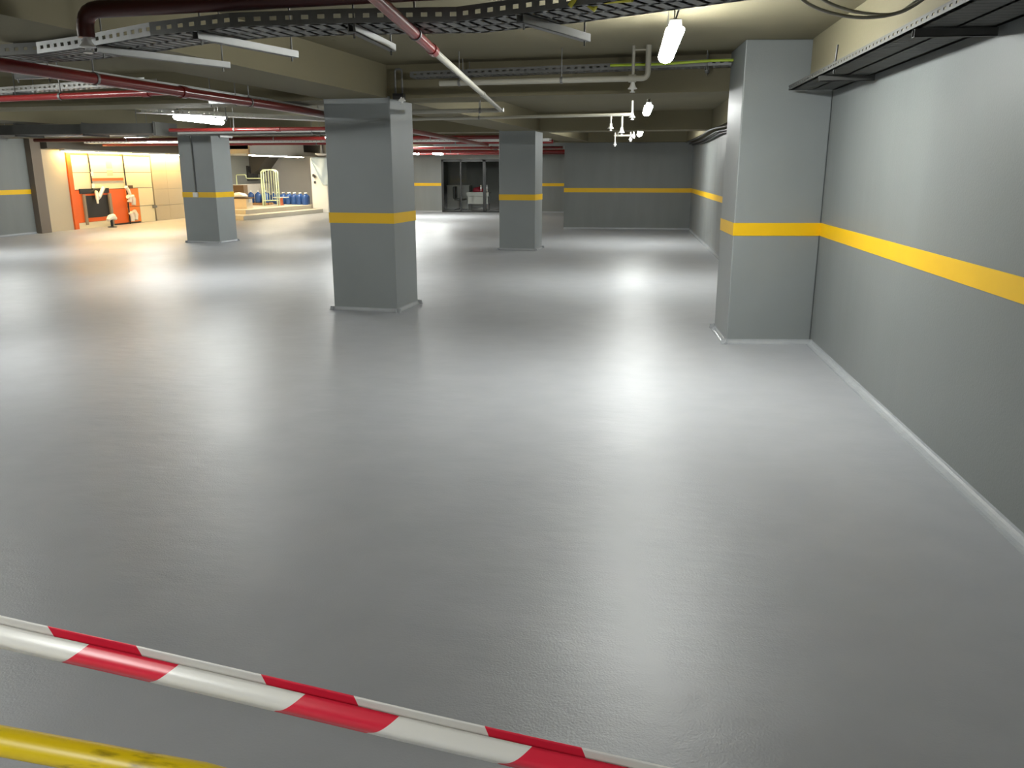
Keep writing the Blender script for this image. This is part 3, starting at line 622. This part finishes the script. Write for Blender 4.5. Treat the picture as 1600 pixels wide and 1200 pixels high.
MB().box((-7.18, 34.9, .44), (-6.72, 35.4, .52)).build('seat', BLACK, t, .03); MB().box((-7.24, 34.92, .5), (-7.12, 35.38, 1.02)).build('backrest', BLACK, t, .04)
MB().tube([(-6.95, 35.15, .08), (-6.95, 35.15, .45)], .03, 8).build('gas_lift', BLACK, t)
for k in range(5): MB().tube([(-6.95, 35.15, .09), (-6.95 + .28 * math.cos(k * 1.2566), 35.15 + .28 * math.sin(k * 1.2566), .05)], .022, 6).build('base_arm', BLACK, t)
# office side board
tag(MB().box((-7.9, 36.9, .012), (-6.9, 37.4, 1.0)).box((-7.92, 36.88, 1.0), (-6.88, 37.42, 1.04)).build('sideboard', WHITE), 'pale sideboard at the back of the dark office', 'sideboard')

# ------------------------------------------------------------------ foreground: barrier tape and yellow rail
TP = [(-2.6, 1.32, 1.02), (-1.9, 1.28, .915), (-1.5, 1.26, .855), (-1.15, 1.25, .803), (-.89, 1.25, .763), (-.55, 1.25, .708), (-.29, 1.25, .665), (-.05, 1.25, .628), (.3, 1.24, .585), (.9, 1.22, .53)]
P = [Vector(p) for p in TP]; pts = []
for i in range(len(P) - 1):
    p0, p1, p2, p3 = P[max(0, i - 1)], P[i], P[i + 1], P[min(len(P) - 1, i + 2)]
    for s in range(10):
        u_ = s / 10; pts.append(.5 * ((2 * p1) + (p2 - p0) * u_ + (2 * p0 - 5 * p1 + 4 * p2 - p3) * u_ * u_ + (3 * p1 - p0 - 3 * p2 + p3) * u_ ** 3))
pts.append(P[-1])
# tape folded lengthwise: front layer bowed to the viewer, fold below, back layer standing a little higher
prof = []
for k in range(13):
    a = k / 12; prof.append((-.010 - .016 * math.sin(math.pi * a), .024 - .050 * a, .052 * a))
for k in range(1, 5):
    a = k / 4 * math.pi; prof.append((-.005 - .005 * math.cos(a), -.026 - .005 * math.sin(a), .052 + .016 * k / 4))
for k in range(1, 13):
    a = k / 12; prof.append((0 + .004 * math.sin(math.pi * a), -.026 + .062 * a, .060 + .03 * a))
me = bpy.data.meshes.new('barrier_tape'); vs = []; fs = []; uvs = []; L = 0; K = len(prof)
for i, p in enumerate(pts):
    if i: L += (p - pts[i - 1]).length
    d = (pts[min(i + 1, len(pts) - 1)] - pts[max(0, i - 1)]).normalized(); side = Vector((0, 1, 0)); side = (side - d * side.dot(d)).normalized(); up = side.cross(d) * -1
    if up.z < 0: up = -up
    for a, b, s in prof: vs.append(p + side * a + up * b); uvs.append((L, s))
    if p.x <= -1.0: LREF = L + .056
for i in range(len(pts) - 1):
    for k in range(K - 1): fs.append((i * K + k, i * K + k + 1, (i + 1) * K + k + 1, (i + 1) * K + k))
me.from_pydata([tuple(v) for v in vs], [], fs); uvl = me.uv_layers.new(name='UVMap')
for lp in me.loops: uvl.data[lp.index].uv = (uvs[lp.vertex_index][0] - LREF, uvs[lp.vertex_index][1])
for p_ in me.polygons: p_.use_smooth = True
me.materials.append(TAPE)
o = bpy.data.objects.new('barrier_tape', me); COL.objects.link(o); tag(o, 'red and white barrier tape stretched across the foreground', 'tape')
md = o.modifiers.new('s', 'SOLIDIFY'); md.thickness = .0006
for (x, y, h, lab) in ((-2.64, 1.33, 1.12, 'slim grey post holding the left end of the tape'), (.93, 1.22, .62, 'short grey post holding the right end of the tape')):
    t = thing('tape_post', lab, 'post', (x, y, 0))
    MB().lathe([(.17, 0), (.17, .02), (.03, .035)], (x, y, 0), 24).build('base', GALVD, t); MB().tube([(x, y, .02), (x, y, h)], .022, 12).build('pole', GALVD, t); MB().lathe([(.028, 0), (.028, .03), (.01, .045)], (x, y, h - .02), 12).build('cap', BLACK, t)
t = thing('barrier_rail', 'scuffed yellow tube rail at the bottom left corner', 'rail', (-1.1, 1.15, 0))
MB().tube(rounded([(-2.05, 1.16, 0), (-2.05, 1.16, .725), (-.62, 1.15, .600), (-.45, 1.12, 0)], .09), .026, 14).build('rail_tube', SCUFF, t)
for x, y in ((-2.05, 1.16), (-.45, 1.12)): MB().lathe([(.08, 0), (.08, .008), (.03, .012)], (x, y, 0), 16).build('foot_plate', SCUFF, t)
